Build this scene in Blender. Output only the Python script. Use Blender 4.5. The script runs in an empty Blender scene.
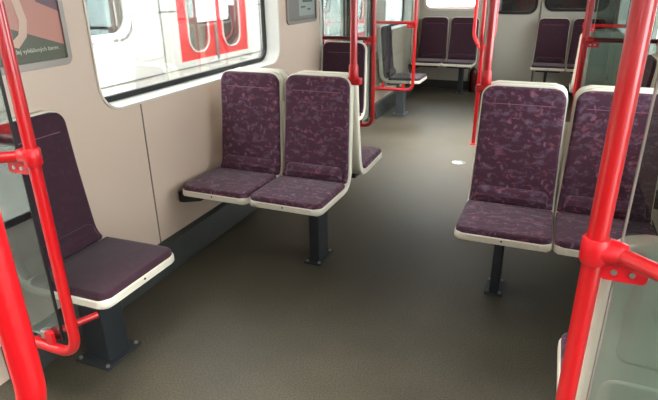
import bpy, bmesh, math, random
from mathutils import Vector, Matrix
random.seed(4)
S = bpy.context.scene
COL = S.collection
PI = math.pi

# ---------------------------------------------------------------- camera
R = Matrix(((0.92611398, 0.13282424, -0.35308727),
            (0.37707173, -0.35419492, 0.85578202),
            (-0.01139312, -0.92569092, -0.37810914)))      # photo axes (right, down, forward) as rows of world x, y, z
cam_d = bpy.data.cameras.new('camera'); cam = bpy.data.objects.new('camera', cam_d); COL.objects.link(cam)
cr = Matrix((R.col[0], -R.col[1], -R.col[2])).transposed()
cam.matrix_world = Matrix.Translation((0, 0, 1.5)) @ cr.to_4x4()
cam_d.sensor_width = 36; cam_d.lens = 531 / 658 * 36; cam_d.clip_start = .02; cam_d.clip_end = 200
S.camera = cam

# ---------------------------------------------------------------- light and exposure
S.view_settings.view_transform = 'Standard'; S.view_settings.look = 'None'
S.view_settings.gamma = 1; S.view_settings.use_curve_mapping = False
S.view_settings.exposure = 0.0
SKY = 12.5
LAMP = .1
DOORFILL = 5.0
FILLWATT = 27.0
w = bpy.data.worlds.new('sky'); S.world = w; w.use_nodes = True
bg = w.node_tree.nodes['Background']; bg.inputs[0].default_value = (0.93, 0.97, 1, 1); bg.inputs[1].default_value = SKY

# ---------------------------------------------------------------- materials
def lin(c):
    return tuple((v / 255 / 12.92 if v / 255 <= .04045 else ((v / 255 + .055) / 1.055) ** 2.4) for v in c) + (1,)
def mat(name, rgb, rough=.5, metal=0, spec=.5, bump=None, var=None, coat=0):
    m = bpy.data.materials.new(name); m.use_nodes = True; nt = m.node_tree; b = nt.nodes['Principled BSDF']
    b.inputs['Base Color'].default_value = lin(rgb); b.inputs['Roughness'].default_value = rough
    b.inputs['Metallic'].default_value = metal; b.inputs['Specular IOR Level'].default_value = spec
    b.inputs['Coat Weight'].default_value = coat
    tc = nt.nodes.new('ShaderNodeTexCoord')
    if var:
        sc, amt = var; n = nt.nodes.new('ShaderNodeTexNoise'); n.inputs['Scale'].default_value = sc; n.inputs['Detail'].default_value = 6
        nt.links.new(tc.outputs['Object'], n.inputs['Vector'])
        r = nt.nodes.new('ShaderNodeMapRange'); r.inputs[1].default_value = .3; r.inputs[2].default_value = .7
        r.inputs[3].default_value = 1 - amt; r.inputs[4].default_value = 1 + amt
        nt.links.new(n.outputs['Fac'], r.inputs[0])
        h = nt.nodes.new('ShaderNodeHueSaturation'); h.inputs['Color'].default_value = lin(rgb)
        nt.links.new(r.outputs[0], h.inputs['Value']); nt.links.new(h.outputs[0], b.inputs['Base Color'])
    if bump:
        sc, st = bump; n = nt.nodes.new('ShaderNodeTexNoise'); n.inputs['Scale'].default_value = sc; n.inputs['Detail'].default_value = 3
        nt.links.new(tc.outputs['Object'], n.inputs['Vector'])
        bp = nt.nodes.new('ShaderNodeBump'); bp.inputs['Strength'].default_value = st; bp.inputs['Distance'].default_value = .004
        nt.links.new(n.outputs['Fac'], bp.inputs['Height']); nt.links.new(bp.outputs[0], b.inputs['Normal'])
    return m
def glass(name, tint, refl=.06):
    m = bpy.data.materials.new(name); m.use_nodes = True; nt = m.node_tree
    for n in list(nt.nodes): nt.nodes.remove(n)
    o = nt.nodes.new('ShaderNodeOutputMaterial'); mx = nt.nodes.new('ShaderNodeMixShader')
    t = nt.nodes.new('ShaderNodeBsdfTransparent'); t.inputs[0].default_value = tint + (1,)
    g = nt.nodes.new('ShaderNodeBsdfGlossy'); g.inputs['Roughness'].default_value = .02
    lw = nt.nodes.new('ShaderNodeLayerWeight'); lw.inputs[0].default_value = .25
    ad = nt.nodes.new('ShaderNodeMath'); ad.operation = 'MULTIPLY_ADD'; ad.inputs[1].default_value = .6; ad.inputs[2].default_value = refl
    nt.links.new(lw.outputs['Fresnel'], ad.inputs[0]); nt.links.new(ad.outputs[0], mx.inputs[0])
    nt.links.new(t.outputs[0], mx.inputs[1]); nt.links.new(g.outputs[0], mx.inputs[2]); nt.links.new(mx.outputs[0], o.inputs[0])
    return m
def emit(name, col, st):
    m = bpy.data.materials.new(name); m.use_nodes = True; b = m.node_tree.nodes['Principled BSDF']
    b.inputs['Base Color'].default_value = col + (1,); b.inputs['Emission Color'].default_value = col + (1,)
    b.inputs['Emission Strength'].default_value = st
    return m
def fabric(name, base, pink, blue, amount):
    m = bpy.data.materials.new(name); m.use_nodes = True; nt = m.node_tree; b = nt.nodes['Principled BSDF']
    N = lambda t: nt.nodes.new(t); L = nt.links.new
    b.inputs['Roughness'].default_value = .85; b.inputs['Specular IOR Level'].default_value = .25
    b.inputs['Sheen Weight'].default_value = .25; b.inputs['Sheen Roughness'].default_value = .4
    tc = N('ShaderNodeTexCoord'); oi = N('ShaderNodeObjectInfo')
    off = N('ShaderNodeVectorMath'); off.operation = 'SCALE'; L(oi.outputs['Location'], off.inputs[0]); off.inputs['Scale'].default_value = 3.7
    ad = N('ShaderNodeVectorMath'); L(tc.outputs['Object'], ad.inputs[0]); L(off.outputs[0], ad.inputs[1])
    nz = N('ShaderNodeTexNoise'); nz.inputs['Scale'].default_value = 22; nz.inputs['Detail'].default_value = 3; L(ad.outputs[0], nz.inputs['Vector'])
    sc = N('ShaderNodeVectorMath'); sc.operation = 'MULTIPLY_ADD'; L(nz.outputs['Color'], sc.inputs[0]); sc.inputs[1].default_value = (.05,) * 3; L(ad.outputs[0], sc.inputs[2])
    col_in = None
    def layer(fac, colr, amt):
        nonlocal col_in
        g2 = N('ShaderNodeMath'); g2.operation = 'MULTIPLY'; L(fac, g2.inputs[0]); g2.inputs[1].default_value = amt
        mx = N('ShaderNodeMix'); mx.data_type = 'RGBA'; L(g2.outputs[0], mx.inputs['Factor'])
        if col_in: L(col_in, mx.inputs['A'])
        else: mx.inputs['A'].default_value = lin(base)
        mx.inputs['B'].default_value = lin(colr); col_in = mx.outputs['Result']
    def streak(loc, st, scale, lo, hi):
        mpn = N('ShaderNodeMapping'); mpn.inputs['Scale'].default_value = st; mpn.inputs['Location'].default_value = loc; L(sc.outputs[0], mpn.inputs[0])
        n = N('ShaderNodeTexNoise'); n.inputs['Scale'].default_value = scale; n.inputs['Detail'].default_value = 4; n.inputs['Roughness'].default_value = .55; L(mpn.outputs[0], n.inputs['Vector'])
        r = N('ShaderNodeMapRange'); r.inputs[1].default_value = lo; r.inputs[2].default_value = hi; L(n.outputs['Fac'], r.inputs[0]); return r.outputs[0]
    layer(streak((0, 0, 0), (.6, 1.3, 1.3), 30, .52, .68), blue, amount * .5)          # pale bluish drifts
    layer(streak((5, 2, 1), (.5, 1.5, 1.5), 34, .585, .65), pink, amount * .65)            # reddish wavy streaks
    mpn = N('ShaderNodeMapping'); mpn.inputs['Scale'].default_value = (1.5, .9, .9); mpn.inputs['Location'].default_value = (3, 1, 2); L(sc.outputs[0], mpn.inputs[0])
    v = N('ShaderNodeTexVoronoi'); v.inputs['Scale'].default_value = 22; L(mpn.outputs[0], v.inputs['Vector'])   # small upright figures
    r = N('ShaderNodeMapRange'); r.inputs[1].default_value = .30; r.inputs[2].default_value = .17; L(v.outputs['Distance'], r.inputs[0])
    sx = N('ShaderNodeSeparateColor'); L(v.outputs['Color'], sx.inputs[0])
    g = N('ShaderNodeMath'); g.operation = 'MULTIPLY'; L(r.outputs[0], g.inputs[0]); L(sx.outputs[0], g.inputs[1])
    layer(g.outputs[0], tuple((p + q) / 2 for p, q in zip(pink, blue)), amount * 1.0)
    L(col_in, b.inputs['Base Color'])
    n2 = N('ShaderNodeTexNoise'); n2.inputs['Scale'].default_value = 260; L(tc.outputs['Object'], n2.inputs['Vector'])
    bp = N('ShaderNodeBump'); bp.inputs['Strength'].default_value = .25; bp.inputs['Distance'].default_value = .003
    L(n2.outputs['Fac'], bp.inputs['Height']); L(bp.outputs[0], b.inputs['Normal'])
    return m
def floor_mat():
    m = bpy.data.materials.new('speckled_rubber'); m.use_nodes = True; nt = m.node_tree; b = nt.nodes['Principled BSDF']
    N = lambda t: nt.nodes.new(t); L = nt.links.new
    tc = N('ShaderNodeTexCoord')
    a = N('ShaderNodeTexNoise'); a.inputs['Scale'].default_value = 160; a.inputs['Detail'].default_value = 2; L(tc.outputs['Object'], a.inputs['Vector'])
    c = N('ShaderNodeTexNoise'); c.inputs['Scale'].default_value = 2.2; c.inputs['Detail'].default_value = 7; c.inputs['Roughness'].default_value = .65; L(tc.outputs['Object'], c.inputs['Vector'])
    r = N('ShaderNodeValToRGB'); r.color_ramp.elements[0].position = .35; r.color_ramp.elements[0].color = lin((58, 54, 44))
    r.color_ramp.elements[1].position = .7; r.color_ramp.elements[1].color = lin((90, 84, 70)); L(a.outputs['Fac'], r.inputs[0])
    mr = N('ShaderNodeMapRange'); mr.inputs[1].default_value = .3; mr.inputs[2].default_value = .7; mr.inputs[3].default_value = .72; mr.inputs[4].default_value = 1.2; L(c.outputs['Fac'], mr.inputs[0])
    h = N('ShaderNodeHueSaturation'); L(r.outputs[0], h.inputs['Color']); L(mr.outputs[0], h.inputs['Value']); L(h.outputs[0], b.inputs['Base Color'])
    rr = N('ShaderNodeMapRange'); rr.inputs[1].default_value = .3; rr.inputs[2].default_value = .7; rr.inputs[3].default_value = .42; rr.inputs[4].default_value = .58; L(c.outputs['Fac'], rr.inputs[0]); L(rr.outputs[0], b.inputs['Roughness'])
    bp = N('ShaderNodeBump'); bp.inputs['Strength'].default_value = .15; bp.inputs['Distance'].default_value = .002; L(a.outputs['Fac'], bp.inputs['Height']); L(bp.outputs[0], b.inputs['Normal'])
    return m
WALL = mat('beige_laminate', (214, 190, 172), .42, var=(1.5, .03))
WALL2 = mat('grey_beige_laminate', (186, 182, 170), .45, var=(1.5, .03))
CEIL = mat('ceiling_panel', (150, 142, 132), .5)
REVEAL = mat('window_reveal', (232, 228, 220), .35)
LIP = mat('window_lip', (214, 202, 190), .35)
BLACK = mat('black_rubber', (18, 18, 19), .55)
GAP = mat('panel_gap', (120, 108, 98), .6)
DARK = mat('dark_grey_skirting', (58, 60, 58), .45, var=(8, .08))
RED = mat('red_powder_coat', (176, 8, 18), .28, spec=.6, coat=.4)
REDD = mat('dark_red_rail', (84, 12, 20), .35)  # rails' backlit darkness put into the red; extinguisher shares this dark red
REDP = mat('red_plastic_clamp', (186, 14, 24), .35, spec=.5)
SHELL = mat('cream_shell_plastic', (232, 225, 208), .36, var=(6, .03))
FAB = fabric('purple_patterned_fabric', (82, 49, 66), (170, 96, 112), (146, 128, 152), .72)
FABSHADE = fabric('dark_purple_fabric', (62, 36, 48), (92, 56, 68), (70, 58, 76), .35)  # same seat fabric with shade put into the colour, pattern fainter
SEAMM = mat('seam_thread', (142, 96, 116), .8)
POST = mat('charcoal_steel', (52, 55, 60), .42, metal=.3, var=(14, .1))
POSTG = mat('grey_steel', (96, 104, 110), .42, metal=.3)
STEEL = mat('bare_steel', (176, 176, 172), .3, metal=.9)
ALU = mat('aluminium', (150, 141, 134), .4, metal=.5)
GLS = glass('screen_glass', (.74, .80, .79), .05)
WGL = glass('window_glass', (.93, .96, .95), .03)
FLOOR = floor_mat()
TW = mat('train_white_paint', (214, 212, 204), .4)
TR = mat('train_red_paint', (214, 34, 40), .4)
TG = mat('train_grey_trim', (120, 122, 120), .5)
TD = mat('dark_interior', (120, 116, 114), .6)
GROUND = mat('track_ballast', (120, 116, 108), .9, var=(12, .3))
LAMPM = emit('lamp_diffuser', (1, .93, .84), LAMP)
FILLM = emit('door_lamp_diffuser', (1, .96, .9), DOORFILL)

# ---------------------------------------------------------------- mesh helpers
def link(name, bm, m, parent=None, smooth=True, bevel=0, ang=35):
    me = bpy.data.meshes.new(name); bmesh.ops.recalc_face_normals(bm, faces=bm.faces); bm.to_mesh(me); bm.free()
    me.materials.append(m); return link_mesh(name, me, parent, smooth, bevel, ang)
def link_mesh(name, me, parent=None, smooth=True, bevel=0, ang=35):
    if smooth:
        for p in me.polygons: p.use_smooth = True
        me.set_sharp_from_angle(angle=math.radians(ang))
    o = bpy.data.objects.new(name, me); COL.objects.link(o)
    if parent is not None: o.parent = parent
    if bevel:
        b = o.modifiers.new('bevel', 'BEVEL'); b.width = bevel; b.segments = 3; b.limit_method = 'ANGLE'; b.angle_limit = math.radians(40)
    return o
def tag(o, label, cat, group=None, kind=None):
    if label: o['label'] = label
    if cat: o['category'] = cat
    if group: o['group'] = group
    if kind: o['kind'] = kind
    return o
def struct(o, kind_only=True): o['kind'] = 'structure'; return o
def thing(name, label, cat, loc=(0, 0, 0), rz=0, group=None):
    o = bpy.data.objects.new(name, None); COL.objects.link(o); o.location = loc; o.rotation_euler = (0, 0, rz); o.empty_display_size = .1
    return tag(o, label, cat, group)
def box(bm, x0, x1, y0, y1, z0, z1):
    v = [bm.verts.new((x, y, z)) for z in (z0, z1) for y in (y0, y1) for x in (x0, x1)]
    for f in ((0, 1, 3, 2), (4, 6, 7, 5), (0, 4, 5, 1), (2, 3, 7, 6), (0, 2, 6, 4), (1, 5, 7, 3)): bm.faces.new([v[i] for i in f])
    return bm
def nb(*a):
    bm = bmesh.new()
    if a: box(bm, *a)
    return bm
def rround(pts, r, n=7):
    """round the corners of an open polyline"""
    P = [Vector(p) for p in pts]; out = [P[0]]
    for i in range(1, len(P) - 1):
        a = (P[i - 1] - P[i]); b = (P[i + 1] - P[i]); ra = min(r, a.length * .49, b.length * .49); a.normalize(); b.normalize()
        p0 = P[i] + a * ra; p1 = P[i] + b * ra
        for k in range(n + 1):
            t = k / n; out.append(p0 * (1 - t) ** 2 + P[i] * 2 * t * (1 - t) + p1 * t * t)
    out.append(P[-1]); return out
def tube(bm, pts, r, seg=18, cap=True):
    P = [Vector(p) for p in pts]; rings = []
    rr = r if isinstance(r, (list, tuple)) else [r] * len(P)
    t0 = (P[1] - P[0]).normalized(); ref = Vector((0, 0, 1)) if abs(t0.z) < .9 else Vector((1, 0, 0))
    nrm = t0.cross(ref).normalized()
    for i, p in enumerate(P):
        a = P[max(i - 1, 0)]; b = P[min(i + 1, len(P) - 1)]; t = (b - a).normalized()
        nrm = (nrm - t * nrm.dot(t)).normalized(); bn = t.cross(nrm)
        rings.append([bm.verts.new(p + (nrm * math.cos(q) + bn * math.sin(q)) * rr[i]) for q in [2 * PI * k / seg for k in range(seg)]])
    for A, B in zip(rings, rings[1:]):
        for k in range(seg): bm.faces.new((A[k], A[(k + 1) % seg], B[(k + 1) % seg], B[k]))
    if cap: bm.faces.new(rings[0][::-1]); bm.faces.new(rings[-1])
    return bm
def rrect(x0, x1, y0, y1, r, n=8, rs=None):
    rs = rs or (r,) * 4; out = []
    for (cx, cy, a0, q) in ((x1, y1, 0, rs[0]), (x0, y1, 90, rs[1]), (x0, y0, 180, rs[2]), (x1, y0, 270, rs[3])):
        ox = cx - q if cx == x1 else cx + q; oy = cy - q if cy == y1 else cy + q
        if q <= 0: out.append((cx, cy)); continue
        for k in range(n + 1):
            a = math.radians(a0 + 90 * k / n); out.append((ox + q * math.cos(a), oy + q * math.sin(a)))
    return out
def plate_mesh(name, loops, t, m, axis='x', at=0.0):
    """flat plate with holes; loops in (u,v); axis 'x': u=y v=z, axis 'y': u=x v=z, axis 'z': u=x v=y; centred at 'at' with thickness t"""
    cu = bpy.data.curves.new(name, 'CURVE'); cu.dimensions = '2D'; cu.fill_mode = 'BOTH'; cu.extrude = t / 2
    for lp in loops:
        s = cu.splines.new('POLY'); s.points.add(len(lp) - 1)
        for i, (a, b) in enumerate(lp): s.points[i].co = (a, b, 0, 1)
        s.use_cyclic_u = True
    o = bpy.data.objects.new(name, cu); COL.objects.link(o)
    me = bpy.data.meshes.new_from_object(o.evaluated_get(bpy.context.evaluated_depsgraph_get()))
    bpy.data.objects.remove(o); bpy.data.curves.remove(cu)
    bm = bmesh.new(); bm.from_mesh(me); bmesh.ops.remove_doubles(bm, verts=bm.verts, dist=1e-5)
    for v in bm.verts:
        a, b, c = v.co
        v.co = (at + c, a, b) if axis == 'x' else ((a, at + c, b) if axis == 'y' else (a, b, at + c))
    bmesh.ops.recalc_face_normals(bm, faces=bm.faces); bm.to_mesh(me); bm.free(); me.materials.clear(); me.materials.append(m); me.name = name
    return me
def plate(name, loops, t, m, axis, at, parent=None, bevel=0):
    return link_mesh(name, plate_mesh(name, loops, t, m, axis, at), parent, True, bevel)
def rect(a, b, c, d): return [(a, c), (b, c), (b, d), (a, d)]
def loft(bm, loopA, loopB):
    A = [bm.verts.new(p) for p in loopA]; B = [bm.verts.new(p) for p in loopB]; n = len(A)
    for k in range(n): bm.faces.new((A[k], A[(k + 1) % n], B[(k + 1) % n], B[k]))
    return bm

# ================================================================= THE CAR
XL, XR, H = -1.90, .69, 2.2
CX = (XL + XR) / 2
Y0, Y1 = -3.6, 8.2
DOORS = [(-.46, 1.0), (4.48, 5.95)]
struct(link('floor', nb(XL - .1, XR + .1, Y0, Y1, -.06, 0), FLOOR, smooth=False))
struct(link('ceiling', nb(XL - .1, XR + .1, Y0, Y1, H, H + .06), CEIL, smooth=False))

WIN = [(-2.6, -1.0), (1.865, 3.66), (6.42, 7.66)]
WZ0, WZ1 = .957, 1.86
def side_wall(name, X, out):
    """out = -1 for the left wall, +1 for the right"""
    T = .03
    segs = [(Y0, DOORS[0][0]), (DOORS[0][1], DOORS[1][0]), (DOORS[1][1], Y1)]
    outer = [(Y0, 0), (DOORS[0][0], 0), (DOORS[0][0], 1.98), (DOORS[0][1], 1.98), (DOORS[0][1], 0), (DOORS[1][0], 0), (DOORS[1][0], 1.98),
             (DOORS[1][1], 1.98), (DOORS[1][1], 0), (Y1, 0), (Y1, H), (Y0, H)]
    loops = [outer]
    for (a, b) in WIN: loops.append(rrect(a, b, WZ0, WZ1, .12))
    wl = struct(plate(name, loops, T, WALL, 'x', X + out * T / 2))
    k = 0
    for (a, b) in WIN:
        k += 1
        n = len([o for o in bpy.data.objects if o.name.startswith('window_')]) + 1
        wn = bpy.data.objects.new('window_%d' % n, None); COL.objects.link(wn); wn.location = (X, (a + b) / 2, WZ0); struct(wn)
        inv = Matrix.Translation(wn.location).inverted()
        def put(o):
            o.parent = wn; o.matrix_parent_inverse = inv; return o
        A = rrect(a, b, WZ0, WZ1, .12); B = rrect(a + .018, b - .03, WZ0 + .012, WZ1 - .01, .105)
        C = rrect(a + .045, b - .055, WZ0 + .04, WZ1 - .03, .085)
        bm = bmesh.new()
        loft(bm, [(X - out * .004, p, q) for p, q in A], [(X + out * .085, p, q) for p, q in B])
        put(link('window_reveal', bm, REVEAL))
        put(plate('window_lip', [rrect(a - .012, b + .012, WZ0 - .012, WZ1 + .012, .13), A], .008, LIP, 'x', X - out * .004, bevel=.003))
        bm = bmesh.new(); xa = X + out * .085
        put(plate('rubber_gasket', [rrect(a - .02, b + .02, WZ0 - .02, WZ1 + .02, .14), C], .02, BLACK, 'x', xa + out * .012, bevel=.004))
        put(plate('pane', [rrect(a, b, WZ0, WZ1, .12)], .006, WGL, 'x', xa + out * .02))
    return wl
side_wall('wall_left', XL, -1)
side_wall('wall_right', XR, 1)
# seams between the wall panels
def gap(y, z0=.16, z1=WZ0 - .012, X=XL + .001):
    return struct(link('trim_%d' % (len([o for o in bpy.data.objects if o.name.startswith('trim_')]) + 1), nb(X - .002, X + .002, y - .0035, y + .0035, z0, z1), GAP, smooth=False))
for y in (2.115, 6.75): gap(y)
for y in (2.8,): gap(y, X=XR - .001)
# skirting ledges along the walls
SEG = [(Y0, DOORS[0][0]), (DOORS[0][1] + .12, DOORS[1][0] - .03), (DOORS[1][1], Y1)]
for side, X, s in (('left', XL, 1), ('right', XR, -1)):
    bm = bmesh.new()
    for a, b in SEG:
        v = []
        for y in (a, b):
            v.append([bm.verts.new((X + s * p, y, z)) for p, z in ((.0, .16), (.012, .16), (.03, .145), (.075, .012), (.075, .0), (0, 0))])
        n = 6
        for k in range(n): bm.faces.new((v[0][k], v[0][(k + 1) % n], v[1][(k + 1) % n], v[1][k]))
        bm.faces.new(v[0][::-1]); bm.faces.new(v[1])
    o = link('baseboard_' + side, bm, DARK, smooth=True, ang=20); struct(o)

# end walls
def end_wall(name, y, s, wins):
    loops = [rect(XL, XR, 0, H)] + [rrect(a, b, c, d, .1) for a, b, c, d in wins]
    struct(plate(name, loops, .06, WALL2, 'y', y + s * .03))
    for a, b, c, d in wins:
        n = len([o for o in bpy.data.objects if o.name.startswith('window_') and o.name[7:].isdigit()]) + 1
        wn = bpy.data.objects.new('window_%d' % n, None); COL.objects.link(wn); wn.location = (0, y, 0); struct(wn)
        o = plate('window_frame', [rrect(a - .02, b + .02, c - .02, d + .02, .12), rrect(a + .015, b - .015, c + .015, d - .015, .09)], .02, BLACK if a > -.9 else LIP, 'y', s * -.004, wn, bevel=.004)
        plate('pane', [rrect(a, b, c, d, .1)], .006, WGL, 'y', s * .04, wn)
end_wall('wall_back', Y1, 1, [(-1.82, -1.05, 1.13, 1.75), (-.83, -.29, 1.09, 1.85), (-.17, .58, 1.13, 1.75)])
end_wall('wall_front', Y0, -1, [(-.9, -.3, 1.1, 1.8)])
# driver's cab behind the end wall, dark inside; the left window looks past it
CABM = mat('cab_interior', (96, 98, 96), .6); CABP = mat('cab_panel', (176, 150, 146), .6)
struct(link('wall_cab_side', nb(-.98, -.93, Y1 + .07, 10.4, 0, H), CABM, smooth=False))
struct(link('wall_cab_right', nb(XR, XR + .05, Y1 + .07, 10.4, 0, H), CABM, smooth=False))
struct(plate('wall_cab_back', [rect(-.98, XR, 0, H), rrect(-.8, -.2, 1.25, 1.9, .08), rrect(-.05, .55, 1.25, 1.9, .08)], .05, CABM, 'y', 10.4))
struct(link('ceiling_cab', nb(-.98, XR, Y1 + .07, 10.4, H, H + .05), CABM, smooth=False))
struct(link('floor_cab', nb(-.98, XR, Y1 + .07, 10.4, -.05, 0), CABM, smooth=False))
struct(link('wall_end_passage', nb(-2.4, -1.0, 9.6, 9.66, -.5, 1.12), CABP, smooth=False))
# cab door outline and the pillars beside it
for x in (-.945, -.225):
    struct(link('trim_%d' % (len([o for o in bpy.data.objects if o.name.startswith('trim_')]) + 1), nb(x - .012, x + .012, Y1 - .012, Y1 + .002, 0, 2.0), GAP, smooth=False, bevel=.004))
bm = nb(XL, XR, Y1 - .03, Y1 + .001, 0, .12); struct(link('baseboard_back', bm, DARK, smooth=False, bevel=.005))

# sliding doors of the car, both sides
n = 0
for X, s in ((XL, -1), (XR, 1)):
    for a, b in DOORS:
        for (p, q) in ((a, (a + b) / 2 - .004), ((a + b) / 2 + .004, b)):
            n += 1
            d = bpy.data.objects.new('door_%d' % n, None); COL.objects.link(d); d.location = (X + s * .05, (p + q) / 2, 0); struct(d)
            u0, u1 = p - (p + q) / 2, q - (p + q) / 2
            plate('door_leaf', [rect(u0, u1, .01, 1.99), rrect(u0 + .09, u1 - .09, .62, 1.8, .1)], .035, WALL2, 'x', 0, d, bevel=.003)
            plate('rubber_gasket', [rrect(u0 + .075, u1 - .075, .605, 1.815, .11), rrect(u0 + .105, u1 - .105, .635, 1.785, .09)], .012, BLACK, 'x', -s * .022, d, bevel=.003)
            plate('pane', [rrect(u0 + .085, u1 - .085, .61, 1.805, .1)], .006, WGL, 'x', 0, d)
            e = u1 if q < b - .01 else u0
            link('rubber_edge', nb(-s * .03 - .012, -s * .03 + .012, e - .02, e + .02, .01, 1.99), BLACK, d, smooth=False, bevel=.005)
        # door pillars
        for y, g in ((a, -1), (b, 1)):
            bm = bmesh.new(); box(bm, min(X - s * .012, X + s * .07), max(X - s * .012, X + s * .07), min(y, y + g * .045), max(y, y + g * .045), 0, 1.98)
            struct(link('trim_%d' % (len([o for o in bpy.data.objects if o.name.startswith('trim_')]) + 1), bm, REVEAL, smooth=True, bevel=.006))
# ceiling lamp strips
for nm, x in (('over the left seats', CX - .62), ('over the right seats', CX + .62)):
    t = thing('ceiling_lamp', 'long white ceiling strip lamp ' + nm, 'lamp', (x, 0, H), 0, 'ceiling strip lamps')
    link('lamp_diffuser', nb(-.07, .07, -3.2, 7.8, -.03, -.004), LAMPM, t, smooth=True, bevel=.01)
    link('lamp_frame', nb(-.1, .1, -3.25, 7.85, -.012, 0), ALU, t, smooth=False)

for nm, y in (('near', .27), ('far', 5.22)):  # fill lamps added out of view to brighten the doorway floor
    for side, q in (('left', -.32), ('right', .32)):
        t = thing('doorway_lamp', '%s one of two square ceiling lamps over the %s doorway' % (side, nm), 'lamp', (CX + q, y, H), 0, 'doorway ceiling lamps')
        link('lamp_diffuser', nb(-.14, .14, -.28, .28, -.03, -.013), FILLM, t, smooth=True, bevel=.01)
        link('lamp_frame', nb(-.16, .16, -.31, .31, -.012, 0), ALU, t, smooth=False)
        ld = bpy.data.lights.new('doorway_light', 'AREA'); ld.shape = 'RECTANGLE'; ld.size = .28; ld.size_y = .56; ld.energy = FILLWATT; ld.spread = math.radians(88); ld.color = (1, .97, .92)
        lo = bpy.data.objects.new('doorway_light', ld); COL.objects.link(lo); lo.location = (0, 0, -.034); lo.parent = t
# ================================================================= SEATS
def seat_path(n=64):
    A, B, C = Vector((0, .442)), Vector((.438, .432)), Vector((.494, 1.036))
    r = .085; a = (A - B).normalized(); b = (C - B).normalized(); p0 = B + a * r; p1 = B + b * r
    raw = [A, p0]
    for k in range(1, 10):
        t = k / 10; raw.append(p0 * (1 - t) ** 2 + B * 2 * t * (1 - t) + p1 * t * t)
    raw += [p1, B + (C - B) * .6 + Vector((.004, 0)), C]
    cum = [0]
    for i in range(1, len(raw)): cum.append(cum[-1] + (raw[i] - raw[i - 1]).length)
    def f(s):
        s = max(0, min(cum[-1], s))
        for i in range(1, len(raw)):
            if s <= cum[i] + 1e-9:
                t = (s - cum[i - 1]) / (cum[i] - cum[i - 1]); return raw[i - 1].lerp(raw[i], t)
    return f, cum[-1], (p0 - A).length + .04
PF, PL, PC = seat_path()
def pnorm(s):
    a = PF(s - .012); b = PF(s + .012); t = (b - a).normalized(); return Vector((-t.y, t.x))
def half(s):
    q = max(0, min(1, (s - PC + .06) / (PL - PC + .06))); base = .2125 - .014 * (1 - (1 - q) ** 1.8)
    return base
def sheet(s0, s1, inset, t0, t1, r0, r1, er, bulge=None, wf=None, ns=44, nu=26, thick=0):
    """closed solid swept on the seat profile from s0 to s1; r0/r1 corner radii at the two ends; er edge rounding; t0..t1 along the normal"""
    bm = bmesh.new(); L = s1 - s0
    def dist(i, n):    # denser sampling near the ends
        t = i / n; return .5 - .5 * math.cos(PI * t) * (1 - .25 * math.sin(PI * t) ** 2) if False else (t + .0) * .45 + .55 * (.5 - .5 * math.cos(PI * t))
    T, Bt = [], []
    for i in range(ns + 1):
        s = s0 + L * dist(i, ns); hw = (wf(s) if wf else half(s)) - inset
        for d, r in ((s - s0, r0), (s1 - s, r1)):
            if r > 0 and d < r: hw = min(hw, hw - r + math.sqrt(max(0, r * r - (r - d) ** 2)))
        rowT, rowB = [], []
        for j in range(nu + 1):
            t = j / nu; u = -math.cos(PI * t) * .5 + (2 * t - 1) * .5
            x = u * hw; d = min(hw - abs(x), s - s0, s1 - s); d = max(d, 0)
            cut = er * (1 - math.sqrt(max(0, 1 - (1 - d / er) ** 2))) if d < er else 0
            bg_ = bulge(x / hw, (s - s0) / L) if bulge else 0
            p = PF(s); nn = pnorm(s)
            ct = min(cut, (t1 - t0) * .5)
            pt = p + nn * (t1 - ct + bg_); tt = t0 - thick * max(0, min(1, (s - PC + .02) / .12)); pb = p + nn * (tt + (min(cut, (t1 - t0) * .5) if t0 < -.01 else 0))
            rowT.append(bm.verts.new((x, pt.x, pt.y))); rowB.append(bm.verts.new((x, pb.x, pb.y)))
        T.append(rowT); Bt.append(rowB)
    for i in range(ns):
        for j in range(nu):
            bm.faces.new((T[i][j], T[i][j + 1], T[i + 1][j + 1], T[i + 1][j]))
            bm.faces.new((Bt[i][j], Bt[i + 1][j], Bt[i + 1][j + 1], Bt[i][j + 1]))
        bm.faces.new((T[i][0], T[i + 1][0], Bt[i + 1][0], Bt[i][0])); bm.faces.new((T[i][nu], Bt[i][nu], Bt[i + 1][nu], T[i + 1][nu]))
    for j in range(nu):
        bm.faces.new((T[0][j], Bt[0][j], Bt[0][j + 1], T[0][j + 1])); bm.faces.new((T[ns][j], T[ns][j + 1], Bt[ns][j + 1], Bt[ns][j]))
    return bm
MESH = {}
def cached(key, fn, m):
    if key not in MESH:
        bm = fn(); me = bpy.data.meshes.new(key); bmesh.ops.recalc_face_normals(bm, faces=bm.faces); bm.to_mesh(me); bm.free(); me.materials.append(m)
        for p in me.polygons: p.use_smooth = True
        me.set_sharp_from_angle(angle=math.radians(50)); MESH[key] = me
    return MESH[key]
def cpart(name, key, fn, m, parent):
    o = bpy.data.objects.new(name, cached(key, fn, m)); COL.objects.link(o); o.parent = parent; return o
def panel_bm(s0, s1, hw):
    """shallow raised panel on the outer face of the back shell"""
    return sheet(s0, s1, 0, -.0485, -.0400, .035, .035, .006, wf=lambda s: hw - .02 * (s - s0), ns=24, nu=16)
def post_side(bm, x0, x1, y0, y1, z0, z1): return box(bm, x0, x1, y0, y1, z0, z1)
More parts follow.
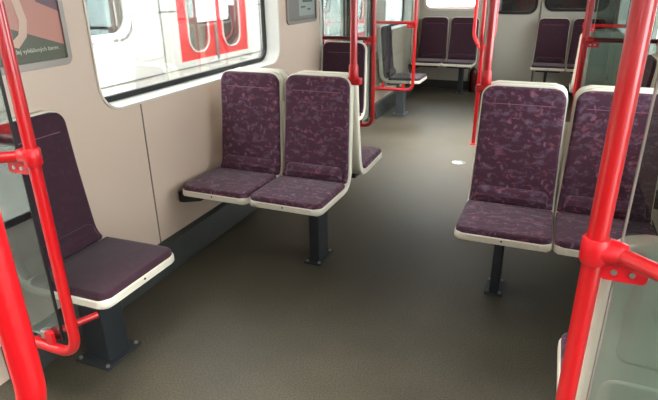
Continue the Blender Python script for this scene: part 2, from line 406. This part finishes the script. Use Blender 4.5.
def seat(label, loc, rz, fab='p', post=None, bracket=0, group=None, postmat=None, join=0):
    t = thing('metro_seat', label, 'seat', loc, rz, group)
    F = FAB if fab == 'p' else FABSHADE
    cpart('seat_shell', 'seat_shell', lambda: sheet(0, PL, 0, -.034, .004, .045, .065, .006, thick=.010), SHELL, t)
    sc = cpart('seat_cushion', 'seat_cushion' + fab, lambda: sheet(.006, PC - .012, .006, .002, .028, .04, .012, .011,
               bulge=lambda u, v: .006 * (1 - u * u) * math.sin(PI * min(1, v * 1.1))), F, t)
    cpart('back_cushion', 'back_cushion' + fab, lambda: sheet(PC + .01, PL - .008, .007, .002, .024, .012, .058, .010,
          bulge=lambda u, v: .004 * (1 - u * u) * math.sin(PI * v) - (.004 * math.exp(-((v - .86) / .008) ** 2) if abs(u) < .78 else 0)), F, t)
    cpart('lumbar_cushion', 'lumbar_cushion' + fab, lambda: sheet(PC + .002, PC + .115, .034, .012, .056, .02, .03, .03), F, t)
    sm = cpart('seam', 'seam', lambda: sheet(PL - .0925, PL - .0895, .055, .024, .0285, 0, 0, .001, ns=4, nu=10), SEAMM, t)
    # two shallow panels moulded in the back of the shell
    cpart('back_panel', 'back_panel_a', lambda: panel_bm(PC + .33, PL - .05, .145), SHELL, t)
    cpart('back_panel', 'back_panel_b', lambda: panel_bm(PC + .08, PC + .28, .160), SHELL, t)
    def boltfn():
        bm = bmesh.new(); tube(bm, [(0, -.003, .432), (0, .01, .432)], .0045, 10); return bm
    cpart('bolt', 'bolt', boltfn, BLACK, t)
    def carrier():
        bm = bmesh.new(); box(bm, -.15, .15, .10, .40, .375, .402); return bm
    cpart('seat_carrier', 'seat_carrier', carrier, POST, t)
    if join:
        link('joining_panel', nb(min(join * .188, join * .2125), max(join * .188, join * .2125), .494, .522, .40, .87), SHELL, t, bevel=.006)
    if post:
        px, py, hx, hy, lean = post
        bm = bmesh.new(); box(bm, px - hx, px + hx, py - hy, py + hy, .008, .38)
        p = link('pedestal', bm, postmat or POST, t, bevel=.006)
        bm = bmesh.new(); e_ = .04 if hx > .045 else .022; box(bm, px - hx - e_, px + hx + e_, py - hy - .03, py + hy + .03, 0, .010)
        link('base_plate', bm, postmat or POST, t, bevel=.003)
        for sx in (-1, 1):
            for sy in (-1, 1):
                bm = bmesh.new(); bx, by = px + sx * (hx + e_ - .016), py + sy * (hy + .013)
                tube(bm, [(bx, by, .009), (bx, by, .017)], .009, 6); tube(bm, [(bx, by, .017), (bx, by, .021)], .005, 10)
                link('bolt', bm, STEEL, t, smooth=False)
    if bracket:
        s = 1 if bracket > 0 else -1; w = abs(bracket)
        bm = bmesh.new()
        V = [(s * .12, .365), (s * .12, .402), (s * w, .402), (s * w, .34), (s * (w - .03), .34)]
        A = [bm.verts.new((x, .06, z)) for x, z in V]; B = [bm.verts.new((x, .22, z)) for x, z in V]
        bm.faces.new(A); bm.faces.new(B[::-1])
        for k in range(5): bm.faces.new((A[k], B[k], B[(k + 1) % 5], A[(k + 1) % 5]))
        link('wall_bracket', bm, BLACK, t, smooth=False, bevel=.003)
    return t
G1 = None
PX = (0, .36, .033, .065, 0)
seat('purple patterned metro seat beneath the large left window, against the wall, facing the camera', (-1.612, 2.235, 0), 0, bracket=-.27, join=1)
seat('purple patterned metro seat, aisle side of the left pair, red pole on its corner', (-1.183, 2.235, 0), 0, post=(.065, .31, .03, .07, 0), join=-1)
seat('purple patterned metro seat, aisle side of the right pair, floor visible to its left', (-.100, 2.235, 0), 0, post=(-.02, .33, .024, .05, 0), join=1)
seat('purple patterned metro seat behind the thick right pole, window side of the right pair', (.325, 2.235, 0), 0, bracket=.362, join=-1)
seat('metro seat against the left wall, back to back with the seat under the big window', (-1.612, 3.335, 0), PI, bracket=.27)
seat('metro seat back to back with the left aisle seat, only its pan corner showing', (-1.183, 3.335, 0), PI)
seat('metro seat back to back with the right aisle seat, facing away', (-.100, 3.335, 0), PI)
seat('metro seat back to back with the right window side seat, facing away', (.325, 3.335, 0), PI, bracket=-.362)
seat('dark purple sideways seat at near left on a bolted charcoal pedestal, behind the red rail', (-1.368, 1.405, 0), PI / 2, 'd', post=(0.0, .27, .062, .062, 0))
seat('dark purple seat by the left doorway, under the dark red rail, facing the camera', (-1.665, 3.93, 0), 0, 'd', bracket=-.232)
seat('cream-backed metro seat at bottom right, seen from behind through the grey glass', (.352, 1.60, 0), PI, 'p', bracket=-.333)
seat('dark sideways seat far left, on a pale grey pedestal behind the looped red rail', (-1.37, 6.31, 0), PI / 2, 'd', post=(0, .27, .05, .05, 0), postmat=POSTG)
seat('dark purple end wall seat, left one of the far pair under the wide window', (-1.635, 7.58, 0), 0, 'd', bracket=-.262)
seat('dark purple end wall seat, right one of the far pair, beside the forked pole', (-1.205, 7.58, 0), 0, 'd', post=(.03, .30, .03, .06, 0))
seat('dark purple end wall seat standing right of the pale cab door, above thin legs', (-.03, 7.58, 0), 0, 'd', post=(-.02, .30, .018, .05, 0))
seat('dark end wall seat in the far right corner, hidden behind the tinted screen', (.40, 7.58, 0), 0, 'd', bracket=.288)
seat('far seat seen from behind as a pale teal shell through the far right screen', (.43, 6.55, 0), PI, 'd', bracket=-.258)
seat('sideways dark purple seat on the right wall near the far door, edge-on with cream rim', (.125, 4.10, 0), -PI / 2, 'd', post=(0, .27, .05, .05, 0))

# ================================================================= SCREENS AND POLES
def clamp_block(bm, x, y, z, s, L=.045, r=.026):
    """sleeve round the pole with a tapered arm towards s"""
    tube(bm, [(x, y, z - .026), (x, y, z - .021), (x, y, z + .021), (x, y, z + .026)], [r - .003, r, r, r - .003], 20)
    tube(bm, [(x, y, z), (x + s * .03, y, z), (x + s * L, y, z), (x + s * (L + .008), y, z)], [r * .95, r * .98, r * .82, r * .7], 18)
    return bm
def screen(label, x, y, xw, s, r=.0175, zr=1.06, zl=.38, mat_=None, rail_r=.016, group=None, bend=0, railm=None, gl=.042):
    """glass draught screen: pole at x, wall at xw, s = direction from pole to wall"""
    t = thing('glass_draught_screen', label, 'glass screen', (x, y, 0), 0, group)
    wl = abs(xw - x)
    pts = rround([(0, 0, H), (0, 0, zl), (s * wl, 0, zl)], .085, 10)
    link('looped_pole', tube(bmesh.new(), pts, r, 22), RED, t)
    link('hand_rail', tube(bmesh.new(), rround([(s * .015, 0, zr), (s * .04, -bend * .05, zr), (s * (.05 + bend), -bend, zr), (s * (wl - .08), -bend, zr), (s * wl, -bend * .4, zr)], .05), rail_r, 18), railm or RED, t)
    link('rail_clamp', clamp_block(bmesh.new(), 0, 0, zr, s, r=r + .007), REDP, t)
    fl = link('wall_flange', tube(bmesh.new(), [(s * (wl - .012), -bend * .4, zr), (s * wl, -bend * .4, zr)], .032, 20), REDP, t)
    # bracket plate with two screws that grips the glass
    bm = bmesh.new(); lp = rrect(.014, .092, zr - .052, zr - .004, .010)
    me = plate_mesh('clamp_plate', [[(s * a, b) for a, b in lp]], .012, REDP, 'y', -.006)
    pl = link_mesh('clamp_plate', me, t, bevel=.002)
    for q in (.036, .066):
        link('screw', tube(bmesh.new(), [(s * q, -.011, zr - .034), (s * q, -.0155, zr - .034)], .0055, 12), STEEL, pl, smooth=False)
    link('glass_panel', nb(min(s * gl, s * (wl - .006)), max(s * gl, s * (wl - .006)), .004, .010, zl + .035, 2.0), GLS, t, smooth=False)
    link('glass_edge', nb(min(s * (gl - .002), s * (gl + .0015)), max(s * (gl - .002), s * (gl + .0015)), .002, .012, zl + .035, 2.0), BLACK if s < 0 else ALU, t, smooth=False)
    for q in (.11, wl - .13):
        bm = bmesh.new(); lp = rrect(q - .016, q + .016, zl, zl + .07, .015)
        link_mesh('glass_clip', plate_mesh('glass_clip', [[(s * a, b) for a, b in lp]], .012, REDP, 'y', -.003), t, bevel=.002)
        link('clip_pad', nb(s * (q + .03 * 1) - .012, s * (q + .03) + .012, -.004, .016, zl + .028, zl + .06), STEEL, t, smooth=False, bevel=.002)
    return t
sL = screen('red framed glass screen at near left, pole crossing the dark sideways seat', -1.308, 1.0, XL, -1, bend=.085, gl=.062)
link('lower_brace', tube(bmesh.new(), [(-.20, 0, .382), (-.10, .19, .392)], .012, 14), RED, sL)
screen('tinted glass screen at near right, thick red pole with clamp and two screws', .122, 1.0, XR, 1, r=.0185, zr=1.035, rail_r=.015, bend=.12)
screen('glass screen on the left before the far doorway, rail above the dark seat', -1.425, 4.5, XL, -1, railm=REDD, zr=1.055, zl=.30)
screen('glass screen on the far left with bright red rail and low looped frame', -1.42, 5.97, XL, -1, zr=1.09, zl=.36)
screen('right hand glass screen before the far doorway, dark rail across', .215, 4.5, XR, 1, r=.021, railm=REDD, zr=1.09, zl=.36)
screen('right hand glass screen beyond the far doorway, bright rail before the teal seat back', .262, 5.97, XR, 1, zr=1.09, zl=.36)

def seat_pole(label, x, y):
    t = thing('grab_pole', label, 'pole', (x, y, 1.035), 0)
    link('pole', tube(bmesh.new(), [(0, 0, -.01), (0, 0, H - 1.035)], .0195, 22), RED, t)
    bm = bmesh.new(); tube(bm, [(0, 0, -.045), (0, 0, -.03), (0, 0, .05), (0, 0, .058)], [.02, .027, .025, .021], 20)
    link('pole_socket', bm, REDP, t)
    link('corner_clamp', nb(-.045, .045, -.028, .025, -.05, -.012), REDP, t, bevel=.01)
    link('ceiling_flange', tube(bmesh.new(), [(0, 0, H - 1.035 - .012), (0, 0, H - 1.035)], .04, 22), REDP, t)
seat_pole('red vertical pole rising from the corner of the left aisle seat', -.985, 2.76)
seat_pole('red vertical pole rising from the left corner of the right pair of seats', -.288, 2.76)

def fork(label, x, y):
    t = thing('forked_pole', label, 'pole', (x, y, 0), 0)
    link('pole', tube(bmesh.new(), [(0, 0, 0), (0, 0, .93)], .0185, 20), RED, t)
    link('floor_flange', tube(bmesh.new(), [(0, 0, 0), (0, 0, .008), (0, 0, .012)], [.034, .034, .024], 22), REDP, t)
    for a in (30, 150, 270):
        c, s = math.cos(math.radians(a)) * .105, math.sin(math.radians(a)) * .105
        pts = rround([(0, 0, .88), (c * .05, s * .05, .90), (c, s, 1.02), (c, s, H - .16), (0, 0, H - .02)], .05, 6)
        link('fork_branch', tube(bmesh.new(), pts, .0165, 18), RED, t)
fork('three branched red pole in the middle of the far doorway', -.612, 5.26)
fork('thick red pole closest to the camera, bottom left corner', -.612, .275)

# ================================================================= WALL FITTINGS
def poster_frame(name, label, cat, y0, y1, z0, z1, cols, r=.035):
    t = thing(name, label, cat, (XL, (y0 + y1) / 2, z0))
    a, b = -(y1 - y0) / 2, (y1 - y0) / 2; h = z1 - z0
    plate('frame', [rrect(a, b, 0, h, r), rrect(a + .022, b - .022, .028, h - .028, .008)], .014, ALU, 'x', .007, t, bevel=.004)
    return t, a + .02, b - .02, .026, h - .026
POP = mat('poster_salmon', (190, 128, 114), .35); POG = mat('poster_olive', (84, 84, 66), .35); POM = mat('poster_mauve', (112, 82, 92), .35)
POC = mat('poster_cream', (206, 172, 150), .35); POL = mat('poster_lettering', (206, 206, 184), .5)
t, a, b, c, d = poster_frame('framed_poster', 'framed salmon and olive poster with a line of small pale lettering, top left wall', 'poster', .98 + .08, 1.735, 1.195, 1.80, None)
pp = link('poster_sheet', nb(.001, .005, a, b, c, d), POP, t, smooth=False)
def flat(name, pts, m, x, parent):
    bm = bmesh.new(); A = [bm.verts.new((x, p, q)) for p, q in pts]; B = [bm.verts.new((x + .0008, p, q)) for p, q in pts]; n = len(A)
    bm.faces.new(A); bm.faces.new(B[::-1])
    for k in range(n): bm.faces.new((A[k], A[(k + 1) % n], B[(k + 1) % n], B[k]))
    return link(name, bm, m, parent, smooth=False)
flat('olive_wedge', [(a, c), (b, c), (b, c + .055), (a, c + .265)], POG, .005, pp)
flat('mauve_corner', [(b, c + .185), (b, d), (b - .16, d), (b - .10, c + .225)], POM, .005, pp)
cv = [(-.02 + .025 * math.sin(k / 12 * 2.2) * 1.6 - .01, c + .12 + k * .03) for k in range(13)]
lpts = [(-.095, c + .075), (-.045, c + .11), (-.03, c + .16), (-.045, c + .25), (-.06, c + .38), (-.06, d)]
rpts = [(-.02, d), (-.025, c + .38), (-.012, c + .25), (.005, c + .16), (-.01, c + .10), (-.055, c + .06)]
flat('cream_ribbon', [(p + .155, q) for p, q in lpts + rpts], POC, .0058, pp)
def text(body, size, loc, parent, m, name='lettering', rot=(PI / 2, 0, PI / 2)):
    cu = bpy.data.curves.new(name, 'FONT'); cu.body = body; cu.size = size; cu.extrude = .0004; cu.align_x = 'RIGHT'
    o = bpy.data.objects.new(name, cu); COL.objects.link(o)
    me = bpy.data.meshes.new_from_object(o.evaluated_get(bpy.context.evaluated_depsgraph_get())); bpy.data.objects.remove(o)
    me.transform(Matrix.Translation(loc) @ Matrix.Rotation(PI / 2, 4, 'Z') @ Matrix.Rotation(PI / 2, 4, 'X'))
    me.materials.clear(); me.materials.append(m)
    o = bpy.data.objects.new(name, me); COL.objects.link(o); o.parent = parent; return o
text('(dej vyhlášených barev.', .0232, (.0062, b - .030, c + .040), pp, POL)

t, a, b, c, d = poster_frame('notice_frame', 'small grey framed notice on the left wall beside the doorway', 'notice', 3.80, 4.36, 1.205, 1.62, None, .04)
NB = mat('notice_grey', (122, 118, 112), .3); NP = mat('notice_paper', (150, 156, 150), .4); NDK = mat('notice_dark', (62, 66, 60), .4)
pp = link('notice_board', nb(.001, .005, a, b, c, d), NB, t, smooth=False)
flat('notice_sheet', [(a + .2, c + .03), (b - .02, c + .03), (b - .02, c + .19), (a + .2, c + .19)], NP, .005, pp)
flat('notice_picture', [(a + .27, c + .13), (b - .06, c + .13), (b - .06, c + .30), (a + .27, c + .30)], NDK, .006, pp)
for p, q, w_ in ((.24, .09, .08), (.36, .07, .06)): flat('printed_line', [(a + p, c + q), (a + p + w_, c + q), (a + p + w_, c + q + .012), (a + p, c + q + .012)], NDK, .006, pp)

# metal disc in the floor of the aisle
t = thing('floor_disc', 'small round bare metal plate set in the floor in the aisle', 'floor plate', (-.645, 4.62, 0))
link('disc', tube(bmesh.new(), [(0, 0, -.001), (0, 0, .003), (0, 0, .004)], [.062, .062, .056], 32), STEEL, t)
for k in range(3):
    q = k * 2 * PI / 3; link('screw', tube(bmesh.new(), [(.036 * math.cos(q), .036 * math.sin(q), .004), (.036 * math.cos(q), .036 * math.sin(q), .006)], .007, 8), POST, t)
# fire extinguisher under the end seats
t = thing('fire_extinguisher', 'dark red fire extinguisher standing under the far end seat', 'fire extinguisher', (-1.02, 8.05, 0))
pr = [(.0, 0), (.055, 0), (.06, .01), (.06, .27), (.05, .31), (.022, .335), (.018, .345)]
link('cylinder', tube(bmesh.new(), [(0, 0, z) for r_, z in pr[1:]], [r_ for r_, z in pr[1:]], 24), REDD, t)
link('valve', tube(bmesh.new(), [(0, 0, .34), (0, 0, .365)], .014, 12), STEEL, t)
link('hose', tube(bmesh.new(), rround([(0, 0, .355), (-.07, 0, .35), (-.075, 0, .12)], .03), .007, 10), BLACK, t)

# ================================================================= OUTSIDE
struct(link('trim_ground', nb(-14, 14, -20, 30, -1.3, -1.2), GROUND, smooth=False))
bpy.data.objects['trim_ground'].name = 'floor_trackbed'
XO = -3.8
t = thing('neighbouring_train', 'white metro train with red sliding doors standing outside the left windows', 'train', (XO, 0, 0))
loops = [rect(-8, 20, -.9, 2.3)]
MW = [(y, y + 1.75) for y in (-7.6, -2.3 + .1, 2.52, 7.6, 12.4, 16.8)]
MD = [(-4.8, -3.35), (.15, 1.6), (4.96, 6.41), (9.9, 11.35)]
for p, q in MW: loops.append(rrect(p + .09, q - .09, 1.09, 1.83, .16))
for p, q in MD: loops.append(rect(p, q, -.0 + .70, 2.0))
plate('body_side', loops, .04, TW, 'x', 0, t)
link('roof', nb(-2.6, 0.02, -8, 20, 2.3, 2.4), TW, t, smooth=False)
link('back_wall', nb(-2.6, -2.55, -8, 20, -.9, 2.3), TD, t, smooth=False)
link('inner_floor', nb(-2.6, -.02, -8, 20, -.02, .02), TD, t, smooth=False)
for p, q in MW:
    f = plate('window_frame', [rrect(p - .005, q + .005, 1.015, 1.905, .2), rrect(p + .02, q - .02, 1.04, 1.88, .18)], .01, TG, 'x', .022, t)
    plate('pane', [rrect(p + .06, q - .06, 1.06, 1.86, .16)], .006, WGL, 'x', 0, f)
    link('interior_pole', tube(bmesh.new(), [(-.5, p + .45, 0), (-.5, p + .45, 2.3)], .03, 12), RED, t)
    link('interior_rail', tube(bmesh.new(), [(-.5, p + .45, 1.15), (-.5, q - .3, 1.15)], .02, 12), RED, t)
for p, q in MD:
    m_ = (p + q) / 2
    for u, v in ((p, m_ - .012), (m_ + .012, q)):
        c1, c2 = (u + .19, v - .15) if u == p else (u + .15, v - .19)
        lf = plate('door_leaf', [rect(u, v, .70, 2.0), rrect(c1, c2, .79, 1.85, .15)], .03, TR, 'x', -.01, t)
        plate('door_window_trim', [rrect(c1 - .015, c2 + .015, .775, 1.865, .17), rrect(c1, c2, .79, 1.85, .15)], .02, TW, 'x', .01, lf)
        plate('pane', [rrect(c1, c2, .79, 1.85, .15)], .006, WGL, 'x', -.01, lf)
    link('door_seal', nb(-.01, .02, m_ - .02, m_ + .02, .66, 2.0), TG, t, smooth=False)
link('red_stripe', nb(.018, .026, -8, 20, .40, .54), TR, t, smooth=False)
link('body_groove', nb(.018, .026, -8, 20, .625, .64), TG, t, smooth=False)
for p in (4.68, 1.9, 6.75, 9.6): link('body_seam', nb(.018, .024, p - .01, p + .01, .2, 2.3), TG, t, smooth=False)
for p, q in ((4.40, 4.94), (-.1, .13), (6.45, 7.5)): link('body_groove', nb(.018, .024, p, q, 1.235, 1.25), TG, t, smooth=False)
